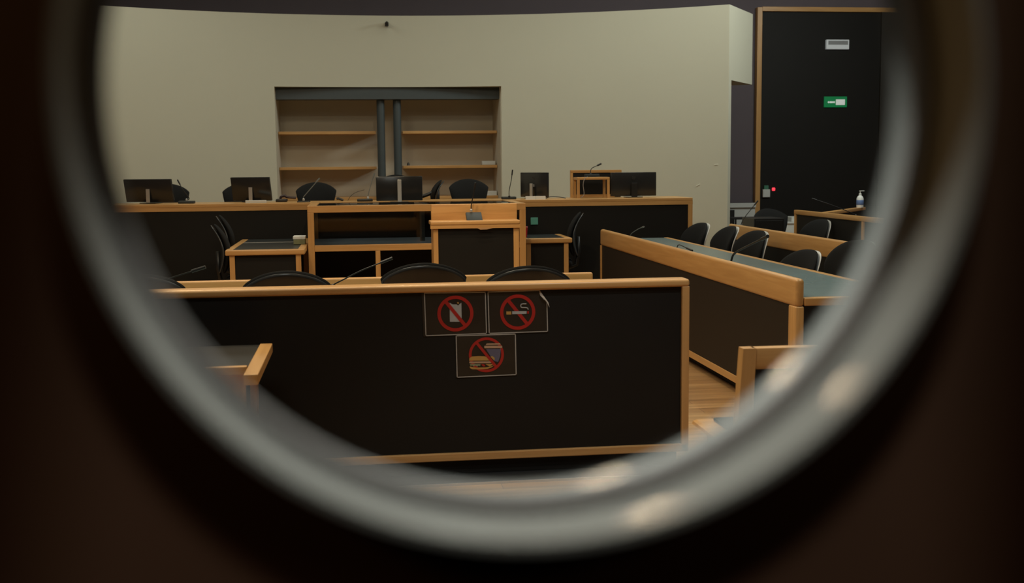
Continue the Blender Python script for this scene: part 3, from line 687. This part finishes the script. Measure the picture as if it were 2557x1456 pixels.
# ------------------------------------------------------------------ right-hand desks
t = thing('side_desk', 'long desk slanting to the right with oak front ledge and blue-grey top', 'desk', (3.0, 9.3, 0))
XF, YN, YF = 2.57, 6.56, 12.15
B(XF, XF + .055, YN, YF, .745, .915, .022, 4).build('ledge', WY, t, smooth=True)
B(XF, XF + .055, YN, YN + .12, .085, .75, .010, 3).build('end_post', WZ, t, smooth=True)
B(XF + .012, XF + .05, YN + .12, YF - .04, .135, .75).build('front_panel', plain('brown_black_panel', (.016, .011, .007), .6, spec=.3), t)
B(XF + .002, XF + .05, YN + .12, YF, .085, .135, .004).build('bottom_rail', WY, t)
B(XF, XF + .05, YF - .04, YF, .135, .745).build('far_post', WZ, t)
B(XF + .10, XF + .14, YN + .05, YF - .03, 0, .085).build('plinth', BLACK, t)
B(XF + .055, 3.33, YN + .06, 12.38, .765, .797).build('desktop', TOPG, t)
B(XF + .055, 3.38, YN, YN + .06, .752, .80, .006).build('near_edge', WX, t)
B(3.33, 3.38, YN + .06, 12.38, .755, .80, .006).build('rear_edge', WY, t)
B(XF + .055, 3.33, YN + .01, YN + .04, .0, .752).build('end_panel', BLACK, t)
B(XF + .055, 3.30, 12.30, 12.34, .0, .765).build('end_panel', BLACK, t)
tag(B(2.70, 2.76, 11.35, 11.42, .797, .835, .004).build('white_card', PAPER), 'tiny white card at the far end of the side desk behind the ledge', 'card')

t = thing('side_desk', 'second slanting desk with oak ledge behind the row of black chairs', 'desk', (4.6, 11, 0))
B(4.20, 4.25, 8.95, 12.80, .742, .915, .018, 3).build('ledge', WY, t, smooth=True)
B(4.212, 4.245, 8.98, 12.78, .0, .742).build('front_panel', BLACK, t)
B(4.25, 4.90, 8.97, 12.80, .765, .797).build('desktop', TOPG, t)
B(4.90, 4.95, 8.97, 12.80, .755, .80, .005).build('rear_edge', WY, t)
B(4.25, 4.95, 8.95, 8.975, 0, .765).build('end_panel', BLACK, t)
B(4.25, 4.95, 12.76, 12.79, 0, .765).build('end_panel', BLACK, t)

t = thing('framed_desk', 'rearmost black desk with thin oak frame and posts carrying a soap bottle', 'desk', (5.8, 12.8, 0))
B(5.54, 5.60, 9.6, 14.26, .945, 1.0, .008).build('top_rail', WY, t, smooth=True)
for y in (14.20, 12.20, 10.20): B(5.545, 5.595, y, y + .055, 0, .945).build('post', WZ, t)
B(5.56, 5.58, 9.6, 14.2, .05, .945).build('front_panel', BLACK, t)
B(5.60, 6.15, 9.6, 13.35, .90, .93).build('desktop', BLACK, t)
B(6.10, 6.14, 9.6, 13.3, 0, .90).build('rear_panel', BLACK, t)
B(5.60, 5.64, 13.36, 14.2, 0, .93).build('inner_panel', BLACK, t)
a = math.atan2(14.86 - 13.45, 6.75 - 5.62)
L = math.hypot(1.13, 1.41)
MB().box(6.18 - L / 2, 6.18 + L / 2, 14.13, 14.21, .96, 1.0, .006, rot=Matrix.Rotation(a, 3, 'Z')).build('rear_rail', WX, t, smooth=True)
MB().box(6.18 - L / 2 + .05, 6.18 + L / 2, 14.16, 14.18, 0, .96, rot=Matrix.Rotation(a, 3, 'Z')).build('rear_rail_panel', BLACK, t)

t = thing('soap_bottle', 'white pump bottle with blue label on the rear oak ledge', 'bottle', (6.63, 14.71, 1.0), world=False)
MB().lathe([(0, 0), (.043, 0), (.045, .01), (.046, .10), (.044, .125), (.030, .150), (.016, .160), (.015, .168), (0, .168)], n=24).build('bottle_body', PAPER, t, smooth='edge')
MB().lathe([(.0465, .035), (.0472, .036), (.0472, .098), (.0465, .099)], n=24).build('label_band', BLUE, t, smooth='edge')
MB().lathe([(0, .166), (.018, .166), (.018, .184), (.006, .188), (.006, .212), (.014, .214), (.014, .224), (0, .224)], n=16).box(.0, .055, -.006, .006, .214, .224, .002).build('pump', PAPER, t, smooth='edge')

# dark corner furniture
t = thing('small_frame_table', 'thin black-legged small table before the white lower wall', 'table', (5.4, 15.6, 0))
MB().box(5.18, 5.62, 15.5, 15.9, .825, .845).build('tabletop', PLAST, t)
for x in (5.18, 5.60):
    for y in (15.5, 15.88): B(x, x + .02, y, y + .02, 0, .825).build('leg', PLAST, t)
t = thing('low_cabinet', 'low pale grey cabinet in the far corner behind the dark chair', 'cabinet', (6.2, 16.4, 0))
B(6.12, 6.95, 16.2, 16.7, .04, .72, .005).build('cabinet_body', WHITEP, t); B(6.10, 6.97, 16.18, 16.72, .72, .745, .004).build('cabinet_top', WHITEP, t)
B(6.15, 6.92, 16.22, 16.68, 0, .04).build('base', PLAST, t)
tag(B(6.28, 6.62, 16.25, 16.6, .745, .81, .005).build('storage_box', WHITEP), 'pale low box lying on the grey cabinet in the far corner', 'box')
t = thing('rolling_pedestal', 'black boxy cabinet next to the bulky chair in the dark corner', 'cabinet', (4.95, 13.6, 0))
B(4.68, 5.05, 13.3, 13.75, .06, .945, .006).build('cabinet_body', PLAST, t); B(4.70, 5.03, 13.292, 13.3, .60, .92, .003).build('drawer', PLAST, t)
B(4.70, 5.03, 13.32, 13.73, 0, .06).build('base', PLAST, t)

# ------------------------------------------------------------------ near table (left) and pew (right)
t = thing('near_table', 'dark-topped table with oak edges at the lower left, in front of the barrier', 'table', (-.8, 5.2, 0))
B(-.48, -.42, 4.84, 5.70, .705, .75, .004).build('edge_rail', WY, t)
B(-2.3, -.48, 5.08, 5.70, .725, .745).build('tabletop', BLACK, t)
B(-2.3, -.485, 5.04, 5.08, .715, .75, .003).build('front_edge', WX, t)
B(-.80, -.495, 5.085, 5.11, .03, .715, .003).build('leg_panel', WZ, t)
B(-2.3, -2.25, 5.10, 5.65, 0, .725).build('leg_panel', WZ, t)
B(-.52, -.49, 5.55, 5.65, 0, .725).build('leg', WZ, t)

t = thing('pew', 'oak bench with black back panel at the lower right beside the porthole rim', 'bench', (2.2, 4.75, 0))
pw = MB().prism([(1.515, .40), (1.545, .85), (1.60, .85), (1.580, .40)], 4.50, 4.56); pw.build('back_stile', WZ, t)
B(1.585, 2.9, 4.505, 4.56, .762, .85, .006).build('top_rail', WX, t, smooth=True)
B(1.575, 2.9, 4.52, 4.545, .45, .762).build('back_panel', BLACK, t)
sb = bmesh.new()
prof = [(1.47, .44), (1.475, .452), (1.49, .458), (2.9, .458), (2.9, .40), (1.58, .40), (1.52, .405)]
pm = MB().prism(prof, 4.50, 4.97); pm.build('seat', WX, t)
m = MB().box(1.555, 2.85, 4.57, 4.93, .458, .474, .007); m.build('seat_cushion', BLACK, t)
B(1.53, 1.57, 4.52, 4.60, 0, .40).build('leg', WZ, t); B(1.53, 1.57, 4.86, 4.94, 0, .40).build('leg', WZ, t); B(2.8, 2.84, 4.6, 4.9, 0, .40).build('leg', WZ, t)

for o in bpy.data.objects:
    if '_o' in o.keys(): del o['_o']
